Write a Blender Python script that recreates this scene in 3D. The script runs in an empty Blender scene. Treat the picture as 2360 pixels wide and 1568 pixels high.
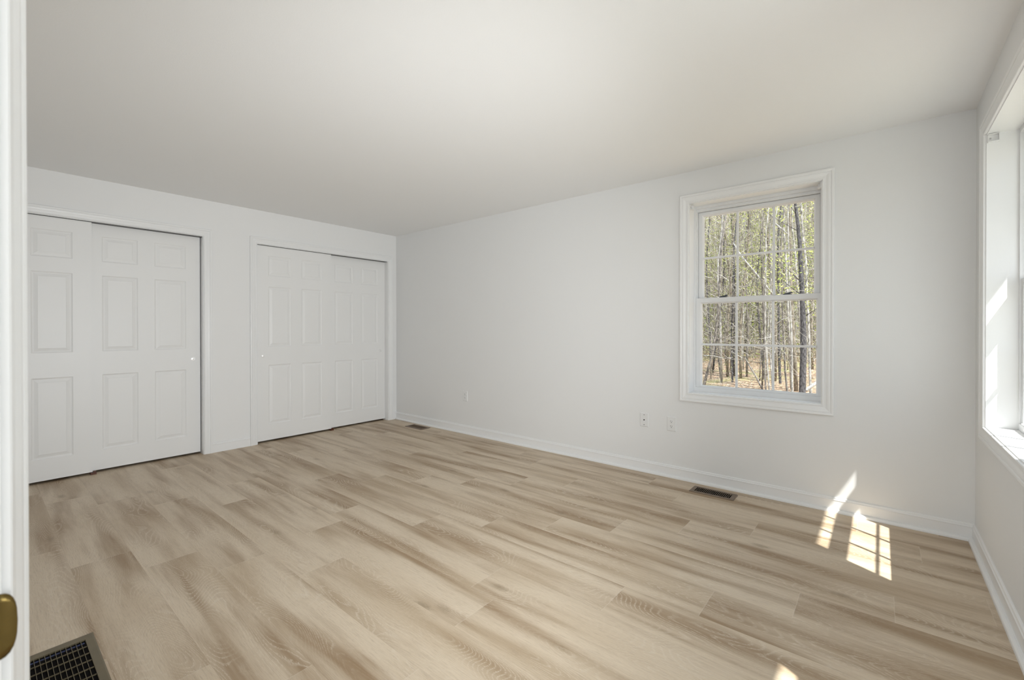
import bpy, bmesh, math, random
from mathutils import Vector, Matrix
SC = bpy.context.scene
COL = SC.collection
PI = math.pi

# ------------------------------------------------------------------ camera
CAMP = Vector((4.9927, -3.5978, 1.1999)); YAW = 0.6917; PITCH = -0.0043; ROLL = -0.0006; FPX = 1025.155; SHY = -20.729
cam = bpy.data.cameras.new('camera'); camo = bpy.data.objects.new('camera', cam); COL.objects.link(camo)
Fv = Vector((-math.sin(YAW)*math.cos(PITCH), math.cos(YAW)*math.cos(PITCH), math.sin(PITCH)))
Rv = Vector((math.cos(YAW), math.sin(YAW), 0)); Uv = Rv.cross(Fv)
R2 = math.cos(ROLL)*Rv + math.sin(ROLL)*Uv; U2 = -math.sin(ROLL)*Rv + math.cos(ROLL)*Uv
M = Matrix((R2, U2, -Fv)).transposed().to_4x4(); M.translation = CAMP
camo.matrix_world = M
cam.sensor_width = 36; cam.lens = FPX/2360*36; cam.shift_y = SHY/2360.0; cam.clip_start = 0.02; cam.clip_end = 300
cam.dof.use_dof = True; cam.dof.focus_distance = 3.6; cam.dof.aperture_fstop = 8
SC.camera = camo
SC.view_settings.view_transform = 'Standard'; SC.view_settings.look = 'None'
SC.view_settings.gamma = 1; SC.view_settings.exposure = 0.15
try: SC.view_settings.use_curve_mapping = False
except Exception: pass

# ------------------------------------------------------------------ world, sun, window daylight
SKY = 1.2; SUN = 9.0; WINP = 8.0; HALLP = 6.0; HALLFILL = 22.0; FILLP = 238.0
w = bpy.data.worlds.new('sky'); SC.world = w; w.use_nodes = True
nt = w.node_tree; nt.nodes.clear()
o_ = nt.nodes.new('ShaderNodeOutputWorld'); b_ = nt.nodes.new('ShaderNodeBackground')
tc = nt.nodes.new('ShaderNodeTexCoord'); sx = nt.nodes.new('ShaderNodeSeparateXYZ'); rr = nt.nodes.new('ShaderNodeValToRGB')
nt.links.new(tc.outputs['Generated'], sx.inputs[0]); nt.links.new(sx.outputs['Z'], rr.inputs[0])
rr.color_ramp.elements[0].position = 0.0; rr.color_ramp.elements[0].color = (0.93, 0.96, 1.0, 1)
rr.color_ramp.elements[1].position = 0.7; rr.color_ramp.elements[1].color = (0.62, 0.78, 1.0, 1)
nt.links.new(rr.outputs[0], b_.inputs[0]); b_.inputs[1].default_value = SKY
nt.links.new(b_.outputs[0], o_.inputs[0])
sd = Vector((-1, 0.58, -1.92)).normalized()          # direction the sunlight travels
sun = bpy.data.lights.new('sun', 'SUN'); sun.energy = SUN; sun.angle = math.radians(0.55); sun.color = (1, 0.98, 0.94)
suno = bpy.data.objects.new('sun', sun); COL.objects.link(suno); suno.rotation_euler = sd.to_track_quat('-Z', 'Y').to_euler()
suno.location = (9, -3, 9)

L = 5.4067; H = 2.44
def area(name, loc, size, rot, power, color=(1, 1, 1)):
    l = bpy.data.lights.new(name, 'AREA'); l.shape = 'RECTANGLE'; l.size, l.size_y = size; l.energy = power; l.color = color
    o = bpy.data.objects.new(name, l); COL.objects.link(o); o.location = loc; o.rotation_euler = rot; return o
for yc, wp_ in ((-0.84, .35), (-2.60, 1.8)):                           # skylight entering through the two windows of the right wall
    area('daylight', (L+0.34, yc, 1.30), (1.3, 0.62), (0, PI/2+.55, 0), WINP*wp_, (.89, .955, 1.0))

area('hall_fill', (4.75, -4.92, 1.25), (1.3, 2.1), (PI/2, 0, 0), HALLFILL, (.90, .96, 1.0))   # unseen area lamp added in the hall to fill the room

# fill spot added out of view, wide soft beam into the room
fl_ = bpy.data.lights.new('fill_spot', 'SPOT'); fl_.energy = FILLP; fl_.spot_size = math.radians(100); fl_.spot_blend = 1.0
fl_.shadow_soft_size = .22; fl_.color = (.945, .975, .995)
fo = bpy.data.objects.new('fill_spot', fl_); COL.objects.link(fo); fo.location = (5.30, -2.92, 1.00)
fo.rotation_euler = (Vector((0.0, -0.8, 1.30)) - Vector(fo.location)).to_track_quat('-Z', 'Y').to_euler()

# ------------------------------------------------------------------ materials
def nodes(name, rough=0.5, spec=0.5):
    m = bpy.data.materials.new(name); m.use_nodes = True; t = m.node_tree
    return m, t, t.nodes['Principled BSDF']
def simple(name, col, rough=0.5, metal=0.0, bump=0.0, bscale=300, vary=0.0, spec=0.5):
    m, t, b = nodes(name)
    b.inputs['Base Color'].default_value = (*col, 1); b.inputs['Roughness'].default_value = rough
    b.inputs['Metallic'].default_value = metal; b.inputs['Specular IOR Level'].default_value = spec
    tc = t.nodes.new('ShaderNodeTexCoord'); n = t.nodes.new('ShaderNodeTexNoise'); n.inputs['Scale'].default_value = bscale
    n.inputs['Detail'].default_value = 4; t.links.new(tc.outputs['Object'], n.inputs['Vector'])
    if bump > 0:
        bp = t.nodes.new('ShaderNodeBump'); bp.inputs['Strength'].default_value = bump; bp.inputs['Distance'].default_value = 0.001
        t.links.new(n.outputs[0], bp.inputs['Height']); t.links.new(bp.outputs[0], b.inputs['Normal'])
    if vary > 0:
        mx = t.nodes.new('ShaderNodeMix'); mx.data_type = 'RGBA'
        mx.inputs[6].default_value = (*[c*(1-vary) for c in col], 1); mx.inputs[7].default_value = (*[min(1, c*(1+vary)) for c in col], 1)
        t.links.new(n.outputs[0], mx.inputs[0]); t.links.new(mx.outputs[2], b.inputs['Base Color'])
    return m
M_wall = simple('wall_paint', (0.85, 0.85, 0.845), 0.65, bump=0.25, bscale=260)
M_closetwall = simple('closet_wall_paint', (0.88, 0.877, 0.87), 0.65, bump=0.25, bscale=260)
M_ceil = simple('ceiling_paint', (0.93, 0.928, 0.922), 0.8, bump=0.3, bscale=160)
M_trim = simple('trim_paint', (0.89, 0.89, 0.887), 0.32, bump=0.06, bscale=60)
M_door = simple('door_paint', (0.88, 0.877, 0.868), 0.42, bump=0.12, bscale=200)
M_vinyl = simple('white_vinyl', (0.84, 0.845, 0.85), 0.35, bump=0.03, bscale=50)
M_plate = simple('plate_plastic', (0.84, 0.84, 0.835), 0.3, bump=0.02, bscale=50)
M_dark = simple('hole_shade', (0.006, 0.005, 0.005), 0.9, spec=0.1)  # near-black colour puts the shade of holes and ducts into flat pieces
M_grey = simple('lock_grey', (0.07, 0.075, 0.09), 0.4, vary=0.2)
M_track = simple('track_metal', (0.12, 0.12, 0.115), 0.45, metal=0.6)
M_brass = simple('aged_brass', (0.17, 0.12, 0.04), 0.28, metal=1.0, bump=0.15, bscale=40, vary=0.5)
M_screw = simple('screw_metal', (0.5, 0.5, 0.5), 0.35, metal=0.9)
M_bronze = simple('register_brown', (0.19, 0.135, 0.09), 0.4, metal=0.35, vary=0.15, bscale=40)
M_olive = simple('grille_olive', (0.155, 0.125, 0.072), 0.42, metal=0.15, vary=0.15, bscale=30)
M_guide = simple('guide_brown', (0.10, 0.03, 0.012), 0.4, vary=0.2)
M_duct = simple('duct_dark', (0.05, 0.05, 0.055), 0.5, metal=0.3)
M_siding = simple('siding', (0.62, 0.62, 0.58), 0.7, vary=0.05)
M_roof = simple('roof_soffit', (0.5, 0.5, 0.48), 0.7, vary=0.05)
M_hall = simple('hall_paint', (0.76, 0.755, 0.74), 0.65)
M_closetshade = simple('closet_shade', (0.10, 0.10, 0.10), 0.8)  # dark colour holds the shade inside the shut closets
m, t, b = nodes('window_glass')
M_glass = m
t.nodes.remove(b); gl = t.nodes.new('ShaderNodeBsdfGlossy'); gl.inputs['Roughness'].default_value = 0.0
tr = t.nodes.new('ShaderNodeBsdfTransparent'); tr.inputs[0].default_value = (0.93, 0.95, 0.94, 1)
ms = t.nodes.new('ShaderNodeMixShader'); fr = t.nodes.new('ShaderNodeFresnel'); fr.inputs[0].default_value = 1.35
t.links.new(fr.outputs[0], ms.inputs[0]); t.links.new(tr.outputs[0], ms.inputs[1]); t.links.new(gl.outputs[0], ms.inputs[2])
t.links.new(ms.outputs[0], t.nodes['Material Output'].inputs[0])

def mathn(t, op, a, b=None, c=None):
    n = t.nodes.new('ShaderNodeMath'); n.operation = op
    for i, x in enumerate((a, b, c)):
        if x is None: continue
        if isinstance(x, (int, float)): n.inputs[i].default_value = x
        else: t.links.new(x, n.inputs[i])
    return n.outputs[0]
def mixc(t, fac, a, b):
    n = t.nodes.new('ShaderNodeMix'); n.data_type = 'RGBA'
    for i, x in ((0, fac), (6, a), (7, b)):
        if isinstance(x, (int, float)): n.inputs[i].default_value = x
        elif isinstance(x, tuple): n.inputs[i].default_value = (*x, 1)
        else: t.links.new(x, n.inputs[i])
    return n.outputs[2]
def smooth(t, x, lo, hi):
    n = t.nodes.new('ShaderNodeMapRange'); n.interpolation_type = 'SMOOTHSTEP'
    t.links.new(x, n.inputs[0]); n.inputs[1].default_value = lo; n.inputs[2].default_value = hi; return n.outputs[0]

FL = (0.68, 0.565, 0.425); FD = (0.325, 0.218, 0.122); FY = (0.52, 0.40, 0.265); FC = (0.31, 0.22, 0.145)
def floor_material():
    m, t, b = nodes('oak_plank_floor')
    uv = t.nodes.new('ShaderNodeUVMap'); uv.uv_map = 'plank'
    at = t.nodes.new('ShaderNodeAttribute'); at.attribute_name = 'rnd'
    s = t.nodes.new('ShaderNodeSeparateXYZ'); t.links.new(uv.outputs[0], s.inputs[0])
    u, v = s.outputs[0], s.outputs[1]; r = at.outputs['Fac']
    def noise(su, sv, off, detail=2, rough=0.5, dist=0.0):
        c = t.nodes.new('ShaderNodeCombineXYZ')
        t.links.new(mathn(t, 'ADD', mathn(t, 'MULTIPLY', u, su), mathn(t, 'MULTIPLY', r, 91.7+off)), c.inputs[0])
        t.links.new(mathn(t, 'ADD', mathn(t, 'MULTIPLY', v, sv), mathn(t, 'MULTIPLY', r, 47.3+off)), c.inputs[1])
        c.inputs[2].default_value = off
        n = t.nodes.new('ShaderNodeTexNoise'); n.inputs['Scale'].default_value = 1; n.inputs['Detail'].default_value = detail
        n.inputs['Roughness'].default_value = rough; n.inputs['Distortion'].default_value = dist
        t.links.new(c.outputs[0], n.inputs['Vector']); return n.outputs[0]
    A = noise(1.3, 5.0, 3.1, 1.2, 0.4)
    B = noise(0.85, 7.5, 11.0, 3, 0.5, 0.2)
    Bs = noise(1.6, 34.0, 17.0, 3, 0.6)
    Cn = noise(13.0, 330.0, 23.0, 4, 0.8)
    D = noise(55.0, 240.0, 29.0, 2, 0.6)
    E = noise(2.2, 7.0, 37.0, 1, 0.4)
    G = noise(0.9, 3.5, 53.0, 2, 0.5)
    f = mathn(t, 'ADD', mathn(t, 'MULTIPLY', A, 52.0), mathn(t, 'MULTIPLY', D, 0.9))
    f = mathn(t, 'ADD', f, mathn(t, 'MULTIPLY', v, 50.0))
    wv = mathn(t, 'SINE', mathn(t, 'MULTIPLY', f, 2*PI))
    line = smooth(t, wv, 0.35, 1.0)
    cmask = smooth(t, E, 0.40, 0.62)
    line = mathn(t, 'MULTIPLY', line, mathn(t, 'ADD', mathn(t, 'MULTIPLY', cmask, 0.8), 0.2))
    line = mathn(t, 'MULTIPLY', line, smooth(t, D, 0.30, 0.62))
    tone = mathn(t, 'ADD', mathn(t, 'MULTIPLY', B, 0.84), mathn(t, 'MULTIPLY', Bs, 0.16))
    tone = mathn(t, 'ADD', tone, mathn(t, 'MULTIPLY', mathn(t, 'SUBTRACT', r, 0.5), 0.05))
    base = mixc(t, smooth(t, tone, 0.31, 0.60), FD, FL)
    base = mixc(t, mathn(t, 'MULTIPLY', smooth(t, G, 0.45, 0.7), 0.45), base, FY)
    base = mixc(t, mathn(t, 'MULTIPLY', smooth(t, Bs, 0.52, 0.76), 0.22), base, FD)
    base = mixc(t, mathn(t, 'MULTIPLY', smooth(t, Cn, 0.46, 0.70), 0.42), base, FC)
    base = mixc(t, mathn(t, 'MULTIPLY', line, 0.55), base, (0.72, 0.63, 0.51))
    # knots
    c = t.nodes.new('ShaderNodeCombineXYZ')
    t.links.new(mathn(t, 'ADD', mathn(t, 'MULTIPLY', u, 1.8), mathn(t, 'MULTIPLY', r, 71.0)), c.inputs[0])
    t.links.new(mathn(t, 'ADD', mathn(t, 'MULTIPLY', v, 4.5), mathn(t, 'MULTIPLY', r, 33.0)), c.inputs[1])
    vo = t.nodes.new('ShaderNodeTexVoronoi'); vo.inputs['Scale'].default_value = 1.0; vo.inputs['Randomness'].default_value = 1
    t.links.new(c.outputs[0], vo.inputs['Vector'])
    kd = mathn(t, 'ADD', vo.outputs['Distance'], mathn(t, 'MULTIPLY', mathn(t, 'SUBTRACT', D, 0.5), 0.12))
    kn = mathn(t, 'SUBTRACT', 1.0, smooth(t, kd, 0.02, 0.13))
    base = mixc(t, mathn(t, 'MULTIPLY', kn, 0.55), base, (0.25, 0.18, 0.105))
    # joints
    uv2 = t.nodes.new('ShaderNodeUVMap'); uv2.uv_map = 'edge'
    s2 = t.nodes.new('ShaderNodeSeparateXYZ'); t.links.new(uv2.outputs[0], s2.inputs[0])
    eu = mathn(t, 'SUBTRACT', 1.0, smooth(t, s2.outputs[0], 0.0006, 0.0022))
    ev = mathn(t, 'SUBTRACT', 1.0, smooth(t, s2.outputs[1], 0.0004, 0.0014))
    base = mixc(t, mathn(t, 'MULTIPLY', eu, 0.28), base, (0.78, 0.70, 0.60))
    base = mixc(t, mathn(t, 'MULTIPLY', ev, 0.18), base, (0.3, 0.22, 0.15))
    t.links.new(base, b.inputs['Base Color'])
    rg = mathn(t, 'ADD', 0.40, mathn(t, 'MULTIPLY', Cn, 0.16)); t.links.new(rg, b.inputs['Roughness'])
    bp = t.nodes.new('ShaderNodeBump'); bp.inputs['Strength'].default_value = 0.25; bp.inputs['Distance'].default_value = 0.0006
    t.links.new(Cn, bp.inputs['Height']); t.links.new(bp.outputs[0], b.inputs['Normal'])
    return m
M_floor = floor_material()

# ------------------------------------------------------------------ mesh helpers
class MB:
    def __init__(s): s.v = []; s.f = []; s.sm = []
    def add(s, vs, fs, smooth=False):
        k = len(s.v); s.v += [tuple(x) for x in vs]; s.f += [tuple(i+k for i in f) for f in fs]; s.sm += [smooth]*len(fs)
    def box(s, a, b, M=None):
        x0, y0, z0 = a; x1, y1, z1 = b
        vs = [(x0,y0,z0),(x1,y0,z0),(x1,y1,z0),(x0,y1,z0),(x0,y0,z1),(x1,y0,z1),(x1,y1,z1),(x0,y1,z1)]
        if M: vs = [M(*p) for p in vs]
        s.add(vs, [(0,3,2,1),(4,5,6,7),(0,1,5,4),(1,2,6,5),(2,3,7,6),(3,0,4,7)])
    def tube(s, pts, rad, n=6, cap=True, sm=True):
        pts = [Vector(p) for p in pts]; k = len(pts)
        if isinstance(rad, (int, float)): rad = [rad]*k
        vs = []; up = None
        for i, p in enumerate(pts):
            d = (pts[min(i+1, k-1)] - pts[max(i-1, 0)])
            d = d.normalized() if d.length > 1e-9 else Vector((0, 0, 1))
            if up is None: up = d.orthogonal().normalized()
            up = (up - d*up.dot(d)); up = up.normalized() if up.length > 1e-6 else d.orthogonal().normalized()
            q = d.cross(up)
            for j in range(n):
                a = 2*PI*j/n; vs.append(p + (up*math.cos(a) + q*math.sin(a))*rad[i])
        fs = [(i*n+j, i*n+(j+1) % n, (i+1)*n+(j+1) % n, (i+1)*n+j) for i in range(k-1) for j in range(n)]
        if cap: fs += [tuple(range(n))[::-1], tuple((k-1)*n+j for j in range(n))]
        s.add(vs, fs, sm)
    def sweep(s, rings, closed_path=False, closed_prof=True, cap=True):
        n = len(rings[0]); k = len(rings); vs = [p for r in rings for p in r]; fs = []
        for i in range(k if closed_path else k-1):
            for j in range(n if closed_prof else n-1):
                a, b = i*n+j, i*n+(j+1) % n; c, d = ((i+1) % k)*n+(j+1) % n, ((i+1) % k)*n+j
                fs.append((a, b, c, d))
        if cap and not closed_path: fs += [tuple(range(n))[::-1], tuple((k-1)*n+j for j in range(n))]
        s.add(vs, fs)
    def build(s, name, mat, parent=None, loc=None, bevel=0, recalc=True, attr=None):
        me = bpy.data.meshes.new(name)
        off = Vector(loc) if loc else Vector((0, 0, 0))
        me.from_pydata([tuple(Vector(p)-off) for p in s.v], [], s.f); me.update()
        me.polygons.foreach_set('use_smooth', s.sm)
        if recalc:
            bm = bmesh.new(); bm.from_mesh(me); bmesh.ops.recalc_face_normals(bm, faces=bm.faces); bm.to_mesh(me); bm.free()
        if attr:
            for an, vals in attr.items():
                a = me.attributes.new(an, 'FLOAT', 'FACE'); a.data.foreach_set('value', vals)
        me.materials.append(mat)
        o = bpy.data.objects.new(name, me); COL.objects.link(o)
        if parent is not None:
            o.parent = parent
            pl = Vector(parent.get('_org', (0, 0, 0)))
            o.location = (off - pl) if loc else -pl
        elif loc: o.location = off
        if bevel:
            bv = o.modifiers.new('bevel', 'BEVEL'); bv.width = bevel; bv.segments = 2; bv.limit_method = 'ANGLE'; bv.angle_limit = math.radians(50)
        return o
def tag(o, label=None, cat=None, group=None, kind=None):
    if label: o['label'] = label
    if cat: o['category'] = cat
    if group: o['group'] = group
    if kind: o['kind'] = kind
    return o
def empty(name, loc):
    o = bpy.data.objects.new(name, None); COL.objects.link(o); o.location = loc; o['_org'] = tuple(loc); o.empty_display_size = 0.05
    return o
def struct(o, label, cat): return tag(o, label, cat, kind='structure')
ID = lambda u, d, z: (u, d, z)                        # window wall: u = x, d = outward (y)
RW = lambda u, d, z: (L+d, u, z)                      # right wall: u = y, d = outward (x)
CW = lambda u, d, z: (-d, u, z)                       # closet wall: u = y, d = into closet
BW = lambda y0: (lambda u, d, z: (u, y0-d, z))        # walls facing +y
def wall(mb, M, us, zs, holes, th):
    us = sorted(us); zs = sorted(zs)
    def solid(i, j):
        if i < 0 or j < 0 or i >= len(us)-1 or j >= len(zs)-1: return False
        cu = (us[i]+us[i+1])/2; cz = (zs[j]+zs[j+1])/2
        return not any(a < cu < b and c < cz < d for a, b, c, d in holes)
    for i in range(len(us)-1):
        for j in range(len(zs)-1):
            if not solid(i, j): continue
            a, b, c, d = us[i], us[i+1], zs[j], zs[j+1]
            q = lambda *p: [M(*x) for x in p]
            mb.add(q((a,0,c),(b,0,c),(b,0,d),(a,0,d)), [(0,1,2,3)]); mb.add(q((a,th,c),(b,th,c),(b,th,d),(a,th,d)), [(3,2,1,0)])
            if not solid(i-1, j): mb.add(q((a,0,c),(a,th,c),(a,th,d),(a,0,d)), [(0,1,2,3)])
            if not solid(i+1, j): mb.add(q((b,0,c),(b,th,c),(b,th,d),(b,0,d)), [(3,2,1,0)])
            if not solid(i, j-1): mb.add(q((a,0,c),(b,0,c),(b,th,c),(a,th,c)), [(3,2,1,0)])
            if not solid(i, j+1): mb.add(q((a,0,d),(b,0,d),(b,th,d),(a,th,d)), [(0,1,2,3)])
CASING = [(0,0),(0,.0085),(.0015,.0105),(.004,.0115),(.0075,.0115),(.0095,.0095),(.012,.0092),(.022,.0102),(.034,.0140),(.041,.0150),(.0455,.0150),(.0475,.0132),(.0490,.0135),(.0505,.0160),(.054,.0176),(.062,.0180),(.0655,.0168),(.067,.0145),(.067,0)]
def casing_frame(mb, M, u0, u1, z0, z1, prof=CASING, closed=True):
    if closed: path = [(u0, z0, -1, -1), (u1, z0, 1, -1), (u1, z1, 1, 1), (u0, z1, -1, 1)]
    else: path = [(u0, 0, -1, 0), (u0, z1, -1, 1), (u1, z1, 1, 1), (u1, 0, 1, 0)]
    mb.sweep([[M(a+w*du, -h, c+w*dz) for w, h in prof] for a, c, du, dz in path], closed_path=closed)
def ring(mb, M, o, i, d0, d1):                        # rectangular frame: outer/inner (u0,u1,z0,z1)
    (a, b, c, d), (e, f, g, h) = o, i
    R = [[M(a,d0,c),M(a,d1,c),M(e,d1,g),M(e,d0,g)],[M(b,d0,c),M(b,d1,c),M(f,d1,g),M(f,d0,g)],[M(b,d0,d),M(b,d1,d),M(f,d1,h),M(f,d0,h)],[M(a,d0,d),M(a,d1,d),M(e,d1,h),M(e,d0,h)]]
    mb.sweep(R, closed_path=True)

# ------------------------------------------------------------------ room shell
YB = -3.86; YD = -3.585; XS = 3.95; YH = -5.0; TW = 0.20
CASE = .067
W1 = (3.831, 4.687, .700, 2.185)                      # window opening (inside the jamb liner)
W2 = (-1.166, -.310, .700, 2.185); W3 = (-3.016, -2.160, .700, 2.185)
g = .012
def hole(W): return (W[0]-g, W[1]+g, W[2]-g, W[3]+g)
def edges(*hs): return [x for h in hs for x in h[:2]], [x for h in hs for x in h[2:]]
h1 = hole(W1); mb = MB(); wall(mb, ID, [-.75, L+TW, h1[0], h1[1]], [-.05, H+.25, h1[2], h1[3]], [h1], TW)
struct(mb.build('wall_window', M_wall), 'light grey painted wall with the single framed window', 'wall')
h2, h3 = hole(W2), hole(W3); mb = MB()
wall(mb, RW, [0, YH-.1, h2[0], h2[1], h3[0], h3[1]], [-.05, H+.25, h2[2], h2[3]], [h2, h3], TW)
struct(mb.build('wall_right', M_wall), 'light grey painted wall at the right edge with the sunlit deep window opening', 'wall')
C1 = (-3.79, -2.205); C2 = (-1.722, -.131); HD = 2.088
mb = MB(); wall(mb, CW, [0, YB, C1[0]-.018, C1[1]+.018, C2[0]-.018, C2[1]+.018], [0, H, HD+.018], [(C1[0]-.018, C1[1]+.018, -1, HD+.018), (C2[0]-.018, C2[1]+.018, -1, HD+.018)], .115)
struct(mb.build('wall_closet', M_closetwall), 'off-white wall holding the two sliding closets', 'wall')
mb = MB(); wall(mb, BW(YB), [-.75, XS], [-.05, H+.25], [], .12)
struct(mb.build('wall_back', M_wall), 'painted wall behind the viewer left of the doorway', 'wall')
DJ = (4.45, 5.262)
mb = MB(); wall(mb, BW(YD), [XS-.1, L, DJ[0]-.02, DJ[1]+.02], [0, H, 2.08], [(DJ[0]-.02, DJ[1]+.02, -1, 2.08)], .115)
mb.box((XS-.1, YB, 0), (XS, YD-.115, H))
struct(mb.build('wall_doorway', M_wall), 'short wall stub with the doorway the view looks through', 'wall')
mb = MB(); mb.box((XS-.1, YH-.1, 0), (L, YH, H)); mb.box((XS-.1, YH, 0), (XS, YB, H))
struct(mb.build('wall_hall', M_hall), 'hallway walls behind the doorway', 'wall')
mb = MB(); mb.box((-.75, YH-.1, H), (L, 0, H+.12))
struct(mb.build('ceiling', M_ceil), 'smooth white ceiling', 'ceiling')
mb = MB(); mb.box((-.77, YB, 0), (-.75, 0, H)); mb.box((-.75, -2.0, 0), (-.115, -1.95, H))
struct(mb.build('wall_closet_inside', M_closetshade), 'inner walls of the closets, their shade painted in', 'wall')
# eave and roof over the right and window walls
mb = MB(); mb.box((-.9, -5.3, H+.25), (L+TW, TW, H+.40)); mb.box((L+TW, -5.3, 2.50), (L+.62, TW+.62, 2.62)); mb.box((-.9, TW, 2.50), (L+TW, TW+.62, 2.62))
struct(mb.build('roof_eave', M_roof), 'roof eave outside above the windows', 'eave')

# floor of individual planks (one mesh, a face per plank)
def floor():
    verts = []; faces = []; uvp = []; uve = []; rnd = []
    rw = .232; LEN = 1.277; y_ref = -1.4405
    starts = {0: 5.16, 1: 4.414, 2: 4.08, 3: 3.765, 4: 4.714, 5: 4.41, 6: 4.08, 7: 3.53, 8: 4.95, 9: 2.82, 10: 2.463, 11: 2.154, 12: 1.871, 13: 1.549, -1: 3.61, -2: 2.7}
    rng = random.Random(5)
    for k in range(-2, 16):
        y1 = y_ref + 5*rw - k*rw; y0 = y1 - rw
        y1c = min(y1, 0.0); y0c = max(y0, -5.0)
        if y1c <= y0c: continue
        xs = starts.get(k, 1.0 + rng.random()); x = xs - LEN*8
        while x < L:
            a, b = max(x, -.75), min(x+LEN, L); rv = rng.random()
            if b > a:
                q = len(verts); verts += [(a, y0c, 0), (b, y0c, 0), (b, y1c, 0), (a, y1c, 0)]; faces.append((q, q+1, q+2, q+3))
                uvp += [(a-x, y0c-y0), (b-x, y0c-y0), (b-x, y1c-y0), (a-x, y1c-y0)]; rnd.append(rv)
                uve.append((a, b, x, x+LEN, y0, y1))
            x += LEN
    # split each plank into a 3x3 so that the edge distances can be interpolated
    V = []; F = []; P = []; Ed = []; Rn = []
    e1, e2 = .006, .004
    for fi, (a, b, xa, xb, y0, y1) in enumerate(uve):
        y1c = min(y1, 0.0); y0c = max(y0, -5.0)
        xs = [x for x in (a, xa+e1, xb-e1, b) if a <= x <= b]; xs = sorted(set(xs))
        ys = sorted(set([y for y in (y0c, y0+e2, y1-e2, y1c) if y0c <= y <= y1c]))
        for i in range(len(xs)-1):
            for j in range(len(ys)-1):
                q = len(V); c = [(xs[i], ys[j]), (xs[i+1], ys[j]), (xs[i+1], ys[j+1]), (xs[i], ys[j+1])]
                V += [(x, y, 0) for x, y in c]; F.append((q, q+1, q+2, q+3)); Rn.append(rnd[fi])
                P += [(x-xa, y-y0) for x, y in c]; Ed += [(min(x-xa, xb-x), min(y-y0, y1-y)) for x, y in c]
    me = bpy.data.meshes.new('floor'); 
    # slab beneath, with its own faces
    q = len(V); x0, x1, ya, yb, zb = -.75, L, -5.0, 0.0, -.05
    V += [(x0, ya, zb), (x1, ya, zb), (x1, yb, zb), (x0, yb, zb)]; F.append((q+3, q+2, q+1, q)); Rn.append(0.5); P += [(0, 0)]*4; Ed += [(1, 1)]*4
    me.from_pydata(V, [], F); me.update()
    for nm, dat in (('plank', P), ('edge', Ed)):
        l = me.uv_layers.new(name=nm)
        for i, x in enumerate(dat): l.data[i].uv = x
    a = me.attributes.new('rnd', 'FLOAT', 'FACE'); a.data.foreach_set('value', Rn)
    me.materials.append(M_floor); o = bpy.data.objects.new('floor', me); COL.objects.link(o)
    return o
fl = struct(floor(), 'light oak-look plank floor with limed grain', 'floor')

# ------------------------------------------------------------------ baseboards
BASE = [(0,0),(.012,0),(.012,.074),(.0135,.0765),(.0135,.080),(.0105,.083),(.009,.0865),(.0095,.0895),(.008,.093),(.004,.0955),(0,.096)]
SHOE = [(.012,0),(.030,0),(.030,.007),(.0285,.013),(.024,.0185),(.018,.0205),(.012,.021)]
def base_run(mb, pts, prof):                          # pts: (x, y, nx, ny) mitre direction into the room
    mb.sweep([[(x+nx*a, y+ny*a, z) for a, z in prof] for x, y, nx, ny in pts])
for nm, pts, lab in (
    ('baseboard_window', [(0, 0, 0.7, -1), (L, 0, -1, -1)], 'white moulded baseboard along the window wall'),
    ('baseboard_right', [(L, 0, -1, -1), (L, YD, -1, 0)], 'white moulded baseboard along the right wall'),
    ('baseboard_back', [(.02, YB, 0, 1), (XS-.1, YB, 0, 1)], 'white moulded baseboard along the back wall')):
    a = MB(); base_run(a, pts, BASE); o = a.build(nm, M_trim); struct(o, lab, 'baseboard')
    s = MB(); base_run(s, pts, SHOE); s.build('shoe_moulding', M_trim, o)
a = MB(); base_run(a, [(0, C2[0]-CASE-.006, 1, 0), (0, C1[1]+CASE+.006, 1, 0)], BASE)
struct(a.build('baseboard_closet', M_trim), 'short white baseboard between the two closets', 'baseboard')
a = MB(); base_run(a, [(0, -.0, 1, 0), (0, C2[1]+CASE+.006, 1, 0)], BASE)
struct(a.build('baseboard_corner', M_trim), 'stub of white baseboard in the far corner beside the closet', 'baseboard')
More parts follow.
